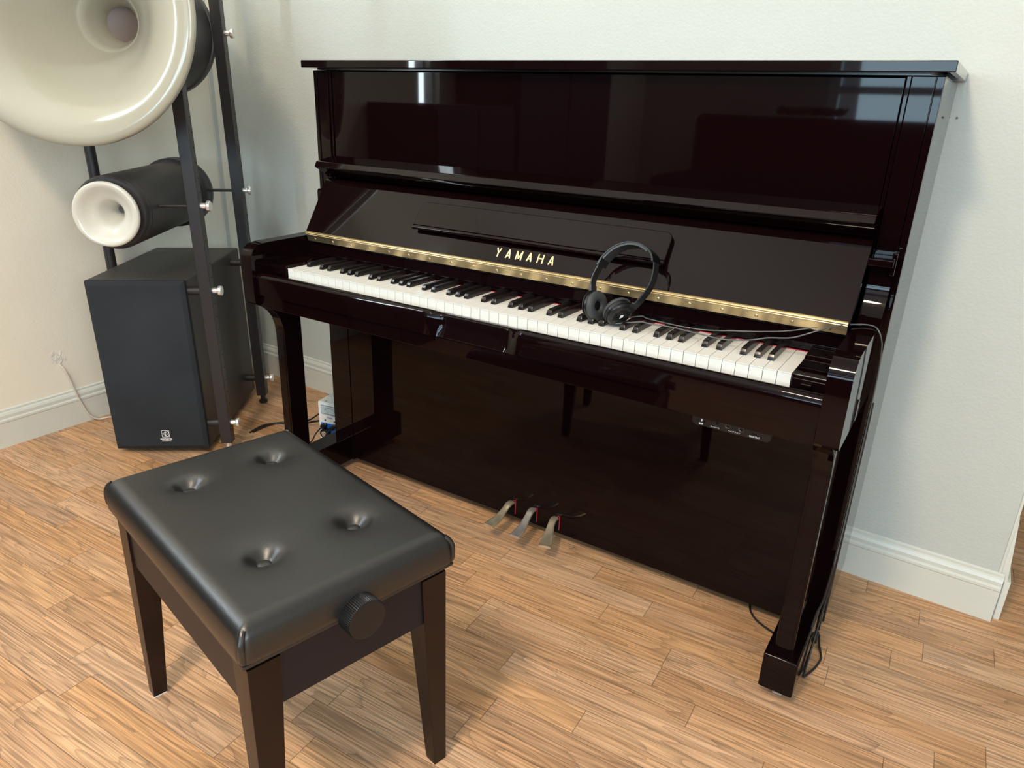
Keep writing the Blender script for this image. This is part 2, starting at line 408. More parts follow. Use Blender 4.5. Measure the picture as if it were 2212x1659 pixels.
# plaster scar round the cable hole, and two drill holes beside the piano
b = nbm()
for k in range(26):
    a = random.random()*2*PI; rr = .004+.024*random.random(); s = .002+.004*random.random()
    y0, z0 = -.118+rr*math.cos(a)*1.0, .222+abs(math.sin(a))*rr*1.6
    t = nbm(); bmesh.ops.create_icosphere(t, subdivisions=1, radius=s)
    bmesh.ops.transform(t, matrix=T(XL+.0005, y0, z0) @ Matrix.Rotation(random.random()*3, 4, 'X') @ Matrix.Diagonal((.25, 1.8, .7, 1)), verts=t.verts); join(b, t)
struct('trim_3', b, M['plaster'])
for k, (x, z) in enumerate(((.7195, 1.066), (.7335, 1.0655))):
    b = nbm(); cyl(b, (x, wy(x)-.0012, z), (x, wy(x)+.004, z), .0021, n=14); struct('trim_%d' % (4+k), b, M['old_hole'])

# ------------------------------------------------------------------ upright piano
P = thing('upright_piano', 'glossy black upright piano with open fallboard standing against the back wall', 'piano', (0, .25, 0))
LQ = M['lacquer']
b = nbm(); box(b, -.735, .735, .199, .548, 1.131, 1.1487, .0018); obj('top_lid', b, LQ, P)
b = nbm(); box(b, -.70, .70, .222, .54, 1.1275, 1.1315); obj('lid_spacer', b, M['lacquer_dark'], P)
b = nbm(); box(b, -.6625, .6625, .2345, .252, .90, 1.125, .0015); obj('upper_panel', b, LQ, P)
for s in (-1, 1):
    X = lambda a, c: (min(s*a, s*c), max(s*a, s*c))
    b = nbm(); box(b, *X(.700, .721), .236, .548, .022, 1.1275, .0015); obj('side_panel', b, LQ, P)
    b = nbm()
    box(b, *X(.664, .671), .2315, .25, .56, 1.1265, .0008); box(b, *X(.672, .7075), .2275, .25, .56, 1.1265, .0012)
    box(b, *X(.7085, .7208), .2262, .25, .56, 1.1265, .0012)
    obj('stile', b, LQ, P)
    b = nbm(); box(b, *X(.6455, .7195), .2276, .25, .022, .562, .0012); obj('lower_stile', b, LQ, P)
b = nbm(); box(b, -.700, .700, .540, .548, .03, 1.125); obj('back_board', b, M['lacquer_dark'], P)
b = nbm(); box(b, -.6445, .6445, .2290, .246, .0295, .562, .0012); obj('lower_panel', b, LQ, P)
b = nbm(); box(b, -.700, .700, .246, .54, .0295, .045); obj('bottom_board', b, M['lacquer_dark'], P)
# keybed and the key slip with its finger scoop
b = nbm(); box(b, -.6715, .6715, -.043, .229, .560, .5935, .002); obj('keybed', b, LQ, P)
def keyslip():
    t = nbm(); xs = [-.6715]+[-.24+.48*k/96 for k in range(97)]+[.6715]
    flat = [(-.001, .594), (-.001, .6365), (-.012, .6405), (-.026, .6455), (-.036, .6480), (-.0425, .6470), (-.0465, .6425), (-.0490, .636), (-.0498, .630), (-.0492, .594)]
    scoop = [(-.001, .594), (-.001, .6365), (-.012, .6400), (-.022, .6408), (-.0262, .6402), (-.0285, .6385), (-.0296, .6355), (-.0312, .6250), (-.0345, .6050), (-.0420, .594)]
    rows = []
    for x in xs:
        k = 0 if abs(x+.012) > .124 else 1 if abs(x+.012) < .074 else (.124-abs(x+.012))/.050
        k = k*k*(3-2*k)
        rows.append([t.verts.new((x, a[0]*(1-k)+c[0]*k, a[1]*(1-k)+c[1]*k)) for a, c in zip(flat, scoop)])
    n = len(flat)
    for r, q in zip(rows, rows[1:]):
        for i in range(n): t.faces.new((r[i], r[(i+1) % n], q[(i+1) % n], q[i]))
    t.faces.new(rows[0]); t.faces.new(rows[-1][::-1]); bmesh.ops.recalc_face_normals(t, faces=t.faces); return t
obj('key_slip', keyslip(), LQ, P, ang=40)
# cheeks, end blocks, legs, toes
for s in (-1, 1):
    X = lambda a, c: (min(s*a, s*c), max(s*a, s*c))
    arm = [(-.049, .565), (-.0565, .572), (-.0585, .60), (-.0585, .682), (-.0565, .692), (-.052, .701), (-.045, .709), (-.036, .7145), (-.024, .7175), (-.005, .719), (.10, .7205), (.150, .7215)]+[(.206-.046*math.cos(math.radians(a))*1., .7215+.0745-.0745*math.sin(math.radians(a))) for a in []]+[(.150+.056*math.sin(math.radians(a)), .7215+.075*(1-math.cos(math.radians(a)))) for a in range(6, 91, 6)]+[(.206, .826), (.210, .831), (.228, .832), (.228, .565)]
    b = nbm(); prism(b, arm, *X(.6728, .7105), 'x'); obj('cheek', b, LQ, P, ang=28)
    if s > 0: b = nbm(); box(b, *X(.670, .7105), .176, .228, .822, .8345, .0015); box(b, *X(.705, .713), .190, .212, .806, .846, .002); obj('fallboard_bracket', b, LQ, P)
    b = nbm(); prism(b, [(-.003, .600), (-.003, .661), (.002, .6665), (.070, .6665), (.082, .672), (.135, .674), (.135, .600)], *X(.6135, .672), 'x', .0014); box(b, *X(.628, .646), -.010, -.003, .644, .650, .001); obj('key_block', b, LQ, P)
    leg = [(.020, .098), (.020, .470), (.0175, .495), (.010, .518), (-.002, .536), (-.018, .550), (-.038, .561), (.078, .561), (.078, .098)]
    b = nbm(); prism(b, leg, *X(.6665, .7005), 'x', .0015); box(b, *X(.6715, .6955), .0188, .022, .112, .555, .0006); obj('leg', b, LQ, P)
    b = nbm(); box(b, *X(.6525, .7165), .0, .236, .0205, .1005, .004, 3); t = obj('toe_block', b, LQ, P)
    b = nbm(); cyl(b, (s*.679, .024, .0105), (s*.697, .024, .0105), .0105, n=24, bev=.002); cyl(b, (s*.688, .03, .008), (s*.688, .03, .022), .006, n=12); obj('caster', b, M['clear'], t)
# name board behind the keys with the red felt strip
b = nbm(); prism(b, [(.1265, .6265), (.1335, .6245), (.1345, .6200), (.1318, .5990), (.1330, .5945), (.1385, .5928), (.1385, .5840), (.160, .584), (.160, .6265)], -.6715, .6715, 'x', mtx=T(0, 0, .08)); obj('name_board', b, LQ, P, ang=25)
b = nbm(); box(b, -.6115, .6115, .1375, .1395, .6600, .6614); obj('key_felt', b, M['red_felt'], P)
# keys
KW = .0235
wk_bm = nbm(); box(wk_bm, -.01127, .01127, .0008, .138, .6355, .6588, .0003, 1); box(wk_bm, -.01135, .01135, 0, .138, .6585, .660, .0006, 2)
wk = obj('white_key', wk_bm, M['white_key'], P)
bk_bm = nbm()
t = nbm()
prof = [(.046, .6596), (.0472, .6655), (.0500, .6705), (.0545, .6722), (.140, .6722), (.140, .6596)]
lo = []; hi = []
for y, z in prof:
    k = (z-.6596)/.0126; w = .0060-.0013*k
    lo.append(t.verts.new((-w, y, z))); hi.append(t.verts.new((w, y, z)))
t.faces.new(lo); t.faces.new(hi[::-1])
for i in range(6): t.faces.new((lo[i], lo[(i+1) % 6], hi[(i+1) % 6], hi[i]))
bmesh.ops.recalc_face_normals(t, faces=t.faces)
bmesh.ops.bevel(t, geom=t.edges[:], offset=.0009, segments=2, profile=.5, affect='EDGES')
join(bk_bm, t); bk = obj('black_key', bk_bm, M['black_key'], P)
def dup(o, name=None):
    c = o.copy(); C.objects.link(c); return c
first_w = first_b = True
for i in range(52):
    x = -.611+KW*(i+.5)
    o = wk if first_w else dup(wk); first_w = False; o.location.x = x
    if i % 7 in (0, 2, 3, 5, 6) and i < 51:
        o = bk if first_b else dup(bk); first_b = False
        o.location.x = x+KW/2+{0: .0, 2: -.0016, 3: .0016, 5: -.0018, 6: 0}[i % 7]
# fallboard
fb = [(.1178, .7290), (.1962, .8518), (.2000, .8570), (.2050, .8608), (.2110, .8625), (.2200, .8625), (.2200, .846), (.1340, .722)]
b = nbm(); prism(b, fb, -.669, .669, 'x'); FBD = obj('fallboard', b, LQ, P, ang=22)
s_ = V((0, .0865, .1355)).normalized(); n_ = V((0, -.1355, .0865)).normalized()
FM = basis((0, .1178, .7290), (1, 0, 0), s_, n_)           # fallboard plane: x, up the slope, out
b = nbm(); prism(b, [(.2300, .9175), (.1725, .9075), (.1700, .9060), (.1640, .8945), (.1650, .8925), (.1985, .8735), (.2050, .8670), (.2200, .8635), (.2300, .8635)], -.669, .669, 'x'); obj('fallboard_rail', b, LQ, P, ang=22)
LM = FM @ T(0, .058, .0015) @ Matrix.Rotation(math.radians(-3.2), 4, 'X')
b = nbm(); prism(b, rrect(-.317, .317, 0, .0635, .016, corners=(1, 1, 0, 0)), .0030, .0125, 'z', .0016, 3, mtx=LM)
prism(b, [(-.0085, .0095), (-.0060, .0085), (.0030, .0085), (.0030, .0150), (-.0010, .0175), (-.0060, .0175), (-.0085, .0155)], -.3172, .3172, 'x', .0008, mtx=FM @ T(0, .058, 0)); LEDGE = obj('music_ledge', b, LQ, FBD)
for x in (-.158, .170):
    b = nbm(); box(b, x-.023, x+.023, .0545, .0600, .0005, .0035, mtx=FM); obj('ledge_hinge', b, M['gold'], LEDGE)
LET = nbm(); lh, lw_, st = .0205, .0128, .0032
def stroke(bm, p, q, w, mtx):
    p, q = V((*p, 0)), V((*q, 0)); d = (q-p).normalized(); nrm = V((-d.y, d.x, 0))*w/2
    prism(bm, [((p+nrm).x, (p+nrm).y), ((p-nrm).x, (p-nrm).y), ((q-nrm).x, (q-nrm).y), ((q+nrm).x, (q+nrm).y)], 0, .0005, 'z', mtx=mtx)
hw = lw_/2
GL = {'Y': [((-hw+.0012, lh), (0, lh*.46)), ((hw-.0012, lh), (0, lh*.46)), ((0, 0), (0, lh*.52))],
      'A': [((-hw+.0010, 0), (0, lh)), ((hw-.0010, 0), (0, lh)), ((-hw*.55, lh*.30), (hw*.55, lh*.30))],
      'M': [((-hw, 0), (-hw, lh)), ((hw, 0), (hw, lh)), ((-hw, lh), (0, lh*.12)), ((hw, lh), (0, lh*.12))],
      'H': [((-hw+.0004, 0), (-hw+.0004, lh)), ((hw-.0004, 0), (hw-.0004, lh)), ((-hw, lh*.52), (hw, lh*.52))]}
for k, ch in enumerate('YAMAHA'):
    for p_, q_ in GL[ch]: stroke(LET, p_, q_, st, FM @ T(-.0680+.0272*k, .0185, .0004))
obj('lettering', LET, M['gold'], FBD, smooth=False)
# continuous brass hinge
HM = basis((0, .1178, .7285), (1, 0, 0), V((0, -.0085, .0225)), V((0, -.0225, -.0085)))
b = nbm(); box(b, -.6665, .6665, -.0225, .002, -.0002, .0012, .0003, 1, mtx=HM)
box(b, -.6665, .6665, .0015, .0052, -.001, .0004, mtx=HM)
for row, yk in enumerate((-.0034, .0006)):
    for k in range(28):
        x0 = -.6665+.0494*k-(.0247 if row else 0.); x1 = min(x0+.0484, .6665); x0 = max(x0, -.6665)
        if x1-x0 > .004: cyl(b, HM @ V((x0, yk, .0011)), HM @ V((x1, yk, .0011)), .0019, n=12)
HG = obj('piano_hinge', b, M['brass'], P, ang=31)
b = nbm(); lathe(b, [(0, .0013), (.0016, .0012), (.0029, .0004), (.0032, 0)], 14, mtx=HM @ T(-.638, -.0140, .0012)); sc = obj('hinge_screw', b, M['brass'], HG)
for k in range(1, 21): dup(sc).location.x = .0638*k
# pedals
def pedal(x0, pts, m):
    """pts: (x,y,z,halfwidth,thickness)"""
    t = nbm(); rings = []
    n = len(pts)
    ctr = smooth_path([V(p[:3]) for p in pts], 5); wh = smooth_path([V((p[3], p[4], 0)) for p in pts], 5)
    for i, p in enumerate(ctr):
        d = (ctr[min(i+1, len(ctr)-1)]-ctr[max(i-1, 0)]).normalized(); sd = d.cross(V((0, 0, 1))).normalized(); upv = sd.cross(d)
        w, h = wh[i].x, wh[i].y
        rings.append([t.verts.new(p+sd*(w*math.copysign(abs(math.cos(a))**.55, math.cos(a)))+upv*(h*math.copysign(abs(math.sin(a))**.7, math.sin(a)))) for a in [2*PI*k/16 for k in range(16)]])
    for a, c in zip(rings, rings[1:]):
        for k in range(16): t.faces.new((a[k], a[(k+1) % 16], c[(k+1) % 16], c[k]))
    t.faces.new(rings[0]); t.faces.new(rings[-1][::-1]); bmesh.ops.recalc_face_normals(t, faces=t.faces)
    return t
pd = [(-.0665, [(-.0665, .236, .070, .008, .005), (-.0670, .214, .0735, .009, .005), (-.0690, .196, .064, .009, .0045), (-.0705, .170, .0515, .012, .0042), (-.0735, .146, .0475, .0150, .0040), (-.0745, .128, .0470, .0150, .0036)], M['old_brass']),
      (.0005, [(.0005, .236, .072, .008, .005), (.0010, .214, .0755, .009, .005), (.0020, .196, .066, .009, .0045), (.0040, .170, .0525, .0115, .0042), (.0060, .146, .0475, .0145, .0040), (.0070, .126, .0465, .0145, .0036)], M['steel']),
      (.0675, [(.0675, .236, .070, .008, .005), (.0680, .214, .0735, .009, .005), (.0715, .196, .065, .0095, .0045), (.0790, .172, .0525, .0125, .0042), (.0870, .148, .0480, .0155, .0040), (.0925, .129, .0480, .0160, .0036)], M['old_brass'])]
for x0, pts, m in pd:
    pe = obj('pedal', pedal(x0, pts, m), m, P)
    b = nbm()
    box(b, x0+.0105, x0+.0120, .2266, .2295, .040, .080); box(b, x0+.0045, x0+.0120, .2266, .2295, .0792, .0804)
    obj('pedal_felt', b, M['red_felt'], pe)
    b = nbm(); box(b, x0-.0105, x0+.0105, .2278, .2295, .034, .0815); obj('pedal_slot', b, M['hole'], pe)
# silent-unit control box under the keybed
CB = nbm(); prism(CB, rrect(.4535, .5955, .5250, .5615, .008, corners=(0, 0, 1, 1)), .004, .10, 'y', .0012)
CP = obj('control_panel', CB, M['plastic'], P)
FP = basis((0, .004, 0), (1, 0, 0), (0, 0, 1), (0, -1, 0))
b = nbm(); box(b, .4640, .4795, .5325, .5450, 0, .0012, .0005, 1, mtx=FP); box(b, .4665, .4770, .5335, .5440, .001, .0035, .0008, mtx=FP); obj('power_switch', b, M['plastic'], CP)
b = nbm(); box(b, .4718, .4738, .5355, .5405, .0035, .0039, mtx=FP); obj('switch_mark', b, M['white_print'], CP)
b = nbm(); cyl(b, FP @ V((.4955, .5385, 0)), FP @ V((.4955, .5385, .008)), .0058, n=20, bev=.0008); obj('volume_knob', b, M['plastic'], CP)
for x in (.5198, .5441):
    b = nbm(); lathe(b, [(.0026, .0), (.0026, .0035), (.0040, .0042), (.0050, .0028), (.0060, .0028), (.0064, .0)], 6, mtx=FP @ T(x, .5385, 0)); obj('headphone_jack', b, M['jack'], CP)
b = nbm(); lathe(b, [(0, .0008), (.0045, .0008), (.0050, .002), (.0058, .002), (.0060, 0)], 24, mtx=FP @ T(.5682, .5395, 0)); obj('midi_port', b, M['plastic'], CP)
for body, x, z, sz in (('電源', .471, .5293, .0040), ('ボリューム', .4972, .5293, .0034), ('ヘッドフォン', .5321, .5292, .0036), ('MIDI OUT', .5681, .5296, .0042)):
    t = text_bm(body, sz, .0002, bold=.0001)
    obj('lettering', put(t, FP @ T(x, z, .0006)), M['white_print'], CP, smooth=False)

# ------------------------------------------------------------------ headphones with their lead
nn = V((.1613, .9301, -.33)); wv = V((.40, .80, -.45)).normalized()
band_pts = [(.1859, .0808, .7125), (.1822, .0875, .7296), (.1832, .0945, .7499), (.1906, .0999, .7688), (.1968, .1042, .7838), (.21, .1076, .7998), (.2269, .109, .8121), (.2501, .108, .8207), (.2736, .1042, .8215), (.2961, .0979, .8147), (.3078, .0929, .8064), (.3142, .0874, .794), (.3168, .0824, .7811), (.317, .0753, .7611), (.3118, .0699, .7435), (.3019, .0652, .7254), (.2926, .062, .7118), (.2835, .0600, .7010)]
HP = thing('headphones', 'black padded headphones resting on the keys against the fallboard', 'headphones', (.24, .09, .66))
ctr0 = V((.250, .085, .760))
def ribbon(bm, pts, w0, w1, th, sub=5, ins=0.):
    path = smooth_path(pts, sub); t = nbm(); rows = []
    for i, p in enumerate(path):
        d = (path[min(i+1, len(path)-1)]-path[max(i-1, 0)]).normalized(); out = nn.cross(d).normalized()
        if out.dot(p-ctr0) < 0: out = -out
        f = i/(len(path)-1); taper = 1.
        q = p-out*ins
        rows.append([t.verts.new(q+wv*w0), t.verts.new(q+wv*w1), t.verts.new(q+wv*w1-out*th), t.verts.new(q+wv*w0-out*th)])
    for a, c in zip(rows, rows[1:]):
        for k in range(4): t.faces.new((a[k], a[(k+1) % 4], c[(k+1) % 4], c[k]))
    t.faces.new(rows[0]); t.faces.new(rows[-1][::-1]); bmesh.ops.recalc_face_normals(t, faces=t.faces)
    join(bm, t)
b = nbm(); ribbon(b, band_pts[3:12], 0, .021, .0022); ribbon(b, band_pts[3:5], -.001, .022, .0040); ribbon(b, band_pts[9:12], -.001, .022, .0036); HB = obj('headband', b, M['plastic'], HP)
b = nbm(); ribbon(b, band_pts[4:10], .0012, .0205, .0042, ins=.0022); obj('headband_pad', b, M['band_pad'], HB)
for seg in (band_pts[0:4], band_pts[11:18]):
    b = nbm(); ribbon(b, seg, .003, .0165, .0026); ribbon(b, (seg[:2] if seg[0] == band_pts[0] else seg[-2:]), .002, .0175, .005); obj('slider_arm', b, M['plastic'], HP)
aL = V((.955, -.25, .16)).normalized(); aR = -V((.761, -.48, -.46)).normalized()   # inward normals of the two cups
for c_pad, ax in ((V((.2140, .0690, .6930)), aL), (V((.2570, .0660, .6945)), aR)):
    mm = T(*c_pad) @ frame_z(ax).to_4x4()
    b = nbm(); lathe(b, [(.0, -.0215), (.012, -.0218), (.022, -.0205), (.0265, -.017), (.0285, -.0125), (.0290, -.007), (.0275, -.004), (.020, -.0035), (0, -.0035)], 40, mtx=mm); cup = obj('ear_cup', b, M['plastic'], HP, ang=50)
    b = nbm(); lathe(b, [(.0095, -.002), (.0105, .0025), (.015, .0052), (.022, .0055), (.0275, .003), (.0300, -.0015), (.0285, -.0045), (.0095, -.0045)], 40, mtx=mm, closed=True); obj('ear_pad', b, M['pad'], cup, ang=60)
    b = nbm(); lathe(b, [(0, -.0012), (.0096, -.0012)], 24, mtx=mm); obj('driver_mesh', b, M['hole'], cup)
    b = nbm(); tube(b, [mm @ V((.0295*math.cos(a), .0295*math.sin(a), -.0135)) for a in [PI*k/10-.15*PI for k in range(14)]], .0012, sub=2); obj('yoke', b, M['plastic'], cup)
    if ax is aR:
        # the outer face: rows of vents and a small white logo
        zax = -ax; ydir = (V((0, 0, 1))-zax*zax.z).normalized(); xdir = ydir.cross(zax)
        om = basis(c_pad-ax*.0219, xdir, ydir, zax)
        b = nbm()
        for sx in (-1, 1):
            for i in range(5):
                for j in range(3):
                    cyl(b, om @ V((sx*(.0105+.0032*j), -.0075+.0037*i, -.001)), om @ V((sx*(.0105+.0032*j), -.0075+.0037*i, .0004)), .0009, n=8)
        obj('cup_vent', b, M['hole'], cup)
        b = nbm(); box(b, -.0032, .0032, -.0026, .0034, .0002, .0006, mtx=om); box(b, -.0034, -.0008, -.0046, -.0033, .0002, .0006, mtx=om); obj('cup_logo', b, M['white_print'], cup)
b = nbm()
tube(b, [(.2560, .0620, .6740), (.292, .108, .677), (.309, .105, .6755), (.376, .099, .6748), (.424, .105, .6748), (.478, .118, .680), (.522, .120, .687), (.566, .117, .697), (.606, .124, .7085), (.640, .121, .7225), (.664, .130, .7255), (.684, .144, .7245)], .0011)
tube(b, [(.2620, .0560, .6680), (.306, .074, .6755), (.321, .076, .6750), (.370, .081, .6748), (.423, .073, .6748), (.472, .068, .6748), (.515, .077, .680), (.546, .086, .688), (.584, .076, .698), (.609, .071, .7105), (.635, .084, .7225), (.652, .108, .7250), (.668, .131, .7250), (.686, .148, .7250), (.703, .150, .7245), (.7135, .137, .7210), (.7205, .140, .706), (.7230, .160, .680), (.7238, .190, .620), (.7240, .205, .50), (.7245, .205, .34), (.7245, .18, .22)], .0013)
obj('headphone_cable', b, M['grey_cable'], HP)
b = nbm(); tube(b, [(.2140, .064, .668), (.2190, .0590, .6635), (.2280, .0545, .6625), (.2400, .0535, .6632), (.2520, .055, .672)], .0013); obj('cup_cable', b, M['plastic'], HP)

# mains lead looped behind the right foot, and the lead that slips under the lower panel
b = nbm()
tube(b, [(.7245, .18, .22), (.726, .15, .235), (.722, .150, .16), (.716, .14, .128), (.7135, .13, .10), (.7115, .115, .06), (.711, .10, .012), (.7125, .102, .0035), (.716, .125, .0035), (.7165, .165, .0035), (.712, .205, .005), (.716, .235, .006)], .0022)
tube(b, [(.727, .19, .22), (.7245, .19, .15), (.722, .17, .09), (.7205, .14, .035), (.7205, .104, .006), (.723, .100, .0035), (.735, .136, .0035), (.740, .168, .0035), (.738, .184, .0035), (.729, .213, .004), (.7225, .245, .006)], .0022)
tube(b, [(.7238, .228, .56), (.7243, .229, .40), (.7243, .232, .2), (.7240, .236, .05)], .0022)
box(b, .708, .722, .214, .246, .001, .014, .003)
tag(obj('mains_lead', b, M['cable']), 'thin black lead looped on the floor beside the right piano foot', 'cable')
b = nbm(); tube(b, [(.56, .30, .0025), (.565, .272, .0025), (.572, .247, .0025), (.586, .226, .0025), (.604, .212, .0025), (.630, .200, .0025), (.655, .19, .0025), (.69, .245, .0025)], .0024)
tag(obj('floor_lead', b, M['cable']), 'short black lead curving out under the lower panel of the piano', 'cable')

# ------------------------------------------------------------------ piano bench
ba = 1.3416; La, Lb = .3209, .4933
BM = T(.1715, -.7743, 0) @ Matrix.Rotation(ba, 4, 'Z')
BN = thing('piano_bench', 'black buttoned leather piano bench on four tapered dark wooden legs', 'bench', mtx=BM)
def cushion():
    t = nbm(); o = .0095; x0, x1, y0, y1 = -o, La+o, -o, Lb+o; zt, zb, r = .4565, .401, .026
    nx, ny = 84, 124
    def edge(n, L):
        # denser sampling near both ends
        return [L*(.5-.5*math.cos(PI*(.12+.76*k/n)))*1. for k in range(n+1)]
    def ends(n, L):
        a = [math.cos(PI*k/n) for k in range(n+1)]
        u = [(1-(.55*c+.45*(1-2*k/n)))/2 for k, c in enumerate(a)]
        return [L*v for v in u]
    xs = [x0+v for v in ends(nx, x1-x0)]; ys = [y0+v for v in ends(ny, y1-y0)]
    dim = [(.092, .396), (.240, .398), (.090, .125), (.236, .122)]
    def hz(x, y):
        def drop(d):
            d = max(0., min(d, r)); return r-math.sqrt(max(0., r*r-(r-d)**2))
        ex = min(x-x0, x1-x); ey = min(y-y0, y1-y)
        dx, dy = drop(ex), drop(ey)
        z = zt-min(math.hypot(dx, dy) if dx and dy else dx+dy, r*1.15)
        # soft crown
        z += .0035*(1-((2*(x-x0)/(x1-x0)-1)**2))*(1-((2*(y-y0)/(y1-y0)-1)**2))
        for cx, cy in dim:
            d = math.hypot(x-cx, y-cy)
            z -= .0165*math.exp(-(d/.0185)**2.6)+.0055*math.exp(-(d/.038)**2)
        # gathered pleat at each corner
        return z
    G = [[t.verts.new((x, y, hz(x, y))) for y in ys] for x in xs]
    for i in range(nx):
        for j in range(ny): t.faces.new((G[i][j], G[i+1][j], G[i+1][j+1], G[i][j+1]))
    loop = [G[i][0] for i in range(nx+1)]+[G[nx][j] for j in range(1, ny+1)]+[G[i][ny] for i in range(nx-1, -1, -1)]+[G[0][j] for j in range(ny-1, 0, -1)]
    prev = loop; cx, cy = (x0+x1)/2, (y0+y1)/2
    for k, (zz, ins) in enumerate(((.424, -.0012), (.412, -.0012), (.4045, -.0002), (zb, .003), (zb, .012))):
        cur = []
        for v in loop:
            sx = math.copysign(1, v.co.x-cx) if (abs(v.co.x-x0) < 1e-6 or abs(v.co.x-x1) < 1e-6) else 0
            sy = math.copysign(1, v.co.y-cy) if (abs(v.co.y-y0) < 1e-6 or abs(v.co.y-y1) < 1e-6) else 0
            cur.append(t.verts.new((v.co.x-sx*ins, v.co.y-sy*ins, zz)))
        n = len(loop)
        for i in range(n): t.faces.new((prev[i], prev[(i+1) % n], cur[(i+1) % n], cur[i]))
        prev = cur
    t.faces.new(prev[::-1])
    # round the four corners in plan
    rc = .014
    for v in t.verts:
        for qx, sx in ((x0, 1), (x1, -1)):
            for qy, sy in ((y0, 1), (y1, -1)):
                ux, uy = (v.co.x-qx)*sx, (v.co.y-qy)*sy
                if ux < rc and uy < rc:
                    d = V((rc-ux, rc-uy)); m = max(d.x, d.y)
                    if d.length > 1e-9:
                        d2 = d*(m/d.length); v.co.x = qx+sx*(rc-d2.x); v.co.y = qy+sy*(rc-d2.y)
    bmesh.ops.recalc_face_normals(t, faces=t.faces); return t
CU = obj('seat_cushion', cushion(), M['leather'], BN, ang=60)
for cx, cy in [(.092, .396), (.240, .398), (.090, .125), (.236, .122)]:
    b = nbm(); lathe(b, [(0, .0040), (.006, .0036), (.0095, .0024), (.0112, .0004), (.0115, -.002)], 28, mtx=T(cx, cy, .4385)); obj('seat_button', b, M['leather'], CU)
for qx, sx in ((-.0095, 1), (La+.0095, -1)):
    for qy, sy in ((-.0095, 1), (Lb+.0095, -1)):
        b = nbm(); q = V((qx+sx*.0035, qy+sy*.0035, 0)); dd = V((-sx, -sy, 0)).normalized()
        tube(b, [q+V((0, 0, .4055))-dd*.003, q+V((0, 0, .412))+dd*.0006, q+V((0, 0, .424))+dd*.0014, q+V((0, 0, .434))+dd*.0004, q+V((0, 0, .4435))-dd*.005, q+V((0, 0, .448))-dd*.011], .0042, n=10)
        obj('corner_pleat', b, M['leather'], CU)
b = nbm(); box(b, -.0085, La+.0085, -.0085, Lb+.0085, .3975, .4035, .0022); obj('seat_piping', b, M['leather'], CU)
b = nbm(); box(b, .003, La-.003, .003, Lb-.003, .3868, .398, .001); obj('seat_base', b, M['apron'], BN)
b = nbm(); box(b, .004, La-.004, .004, .02, .305, .387, .0012); box(b, .004, La-.004, Lb-.02, Lb-.004, .305, .387, .0012); box(b, .004, .02, .004, Lb-.004, .305, .387, .0012); box(b, La-.02, La-.004, .004, Lb-.004, .305, .387, .0012); obj('apron', b, M['apron'], BN)
def bench_leg(sx, sy):
    t = nbm(); qx = 0 if sx > 0 else La; qy = 0 if sy > 0 else Lb
    st, sb = .0456, .0248; rings = []
    for z, w in ((.0, sb), (.30, .0425), (.3868, st)):
        rings.append([t.verts.new((qx+sx*a, qy+sy*c, z)) for a, c in ((0, 0), (w, 0), (w, w), (0, w))])
    t.faces.new(rings[0]); t.faces.new(rings[-1])
    for a, c in zip(rings, rings[1:]):
        for k in range(4): t.faces.new((a[k], a[(k+1) % 4], c[(k+1) % 4], c[k]))
    bmesh.ops.recalc_face_normals(t, faces=t.faces)
    es = [e for e in t.edges if abs(e.verts[0].co.z-e.verts[1].co.z) > .01]
    bmesh.ops.bevel(t, geom=es, offset=.0012, segments=2, profile=.5, affect='EDGES')
    bmesh.ops.translate(t, vec=(0, 0, .004), verts=[v for v in t.verts if v.co.z < .01])
    return t
for sx, sy in ((1, 1), (-1, 1), (1, -1), (-1, -1)):
    lg = obj('leg', bench_leg(sx, sy), M['bench_wood'], BN)
    qx = .0006 if sx > 0 else La-.0006; qy = .0006 if sy > 0 else Lb-.0006
    b = nbm(); box(b, qx, qx+sx*.0235, qy, qy+sy*.0235, 0, .004, .0005, 1); obj('felt_pad', b, M['felt_white'] if (sx, sy) == (1, -1) else M['bench_wood'], lg)
# ribbed height knob
b = nbm(); t = nbm(); R0, nrib = .0300, 180; rings = []
for yy, rr, rib in ((-.004, .0275, 0), (-.006, .0296, 1), (-.0305, .0296, 1), (-.0330, .0285, 0), (-.0338, .0265, 0)):
    rings.append([t.verts.new((.157+(rr-rib*.0010*(k % 3 == 0))*math.cos(2*PI*k/nrib), yy, .4030-.0005+(rr-rib*.0010*(k % 3 == 0))*math.sin(2*PI*k/nrib))) for k in range(nrib)])
for a, c in zip(rings, rings[1:]):
    for k in range(nrib): t.faces.new((a[k], a[(k+1) % nrib], c[(k+1) % nrib], c[k]))
t.faces.new(rings[0]); t.faces.new(rings[-1][::-1]); bmesh.ops.recalc_face_normals(t, faces=t.faces); join(b, t)
cyl(b, (.157, .004, .4025), (.157, -.005, .4025), .010, n=24)
obj('height_knob', b, M['plastic'], BN, ang=25)

# ------------------------------------------------------------------ horn loudspeaker in the corner
sa, lean = .6206, -.0202
e0 = V((math.cos(sa), math.sin(sa), 0)); uS = (V((0, 0, 1))+e0*lean).normalized(); eS = (e0-uS*e0.dot(uS)).normalized(); gS = uS.cross(eS)
SM = basis((-1.0616, .0141, .020), eS, gS, uS)
SW, SD, SH = .2823, .5189, .5354
SP = thing('horn_loudspeaker', 'tall floor loudspeaker with ivory horns and charcoal bass cabinet in the corner', 'loudspeaker', mtx=SM)
b = nbm(); box(b, -SW, 0, .022, SD, 0, SH, .005, 3); CAB = obj('bass_cabinet', b, M['speaker_case'], SP)
b = nbm()
t = nbm()
for (yy, ix, iz) in ((.0205, 0.0, 0.), (.008, 0.0, 0.), (.0, .012, .013)):
    for q in ((-SW+ix, iz), (-ix, iz), (-ix, SH-iz), (-SW+ix, SH-iz)): t.verts.new((q[0], yy, q[1]))
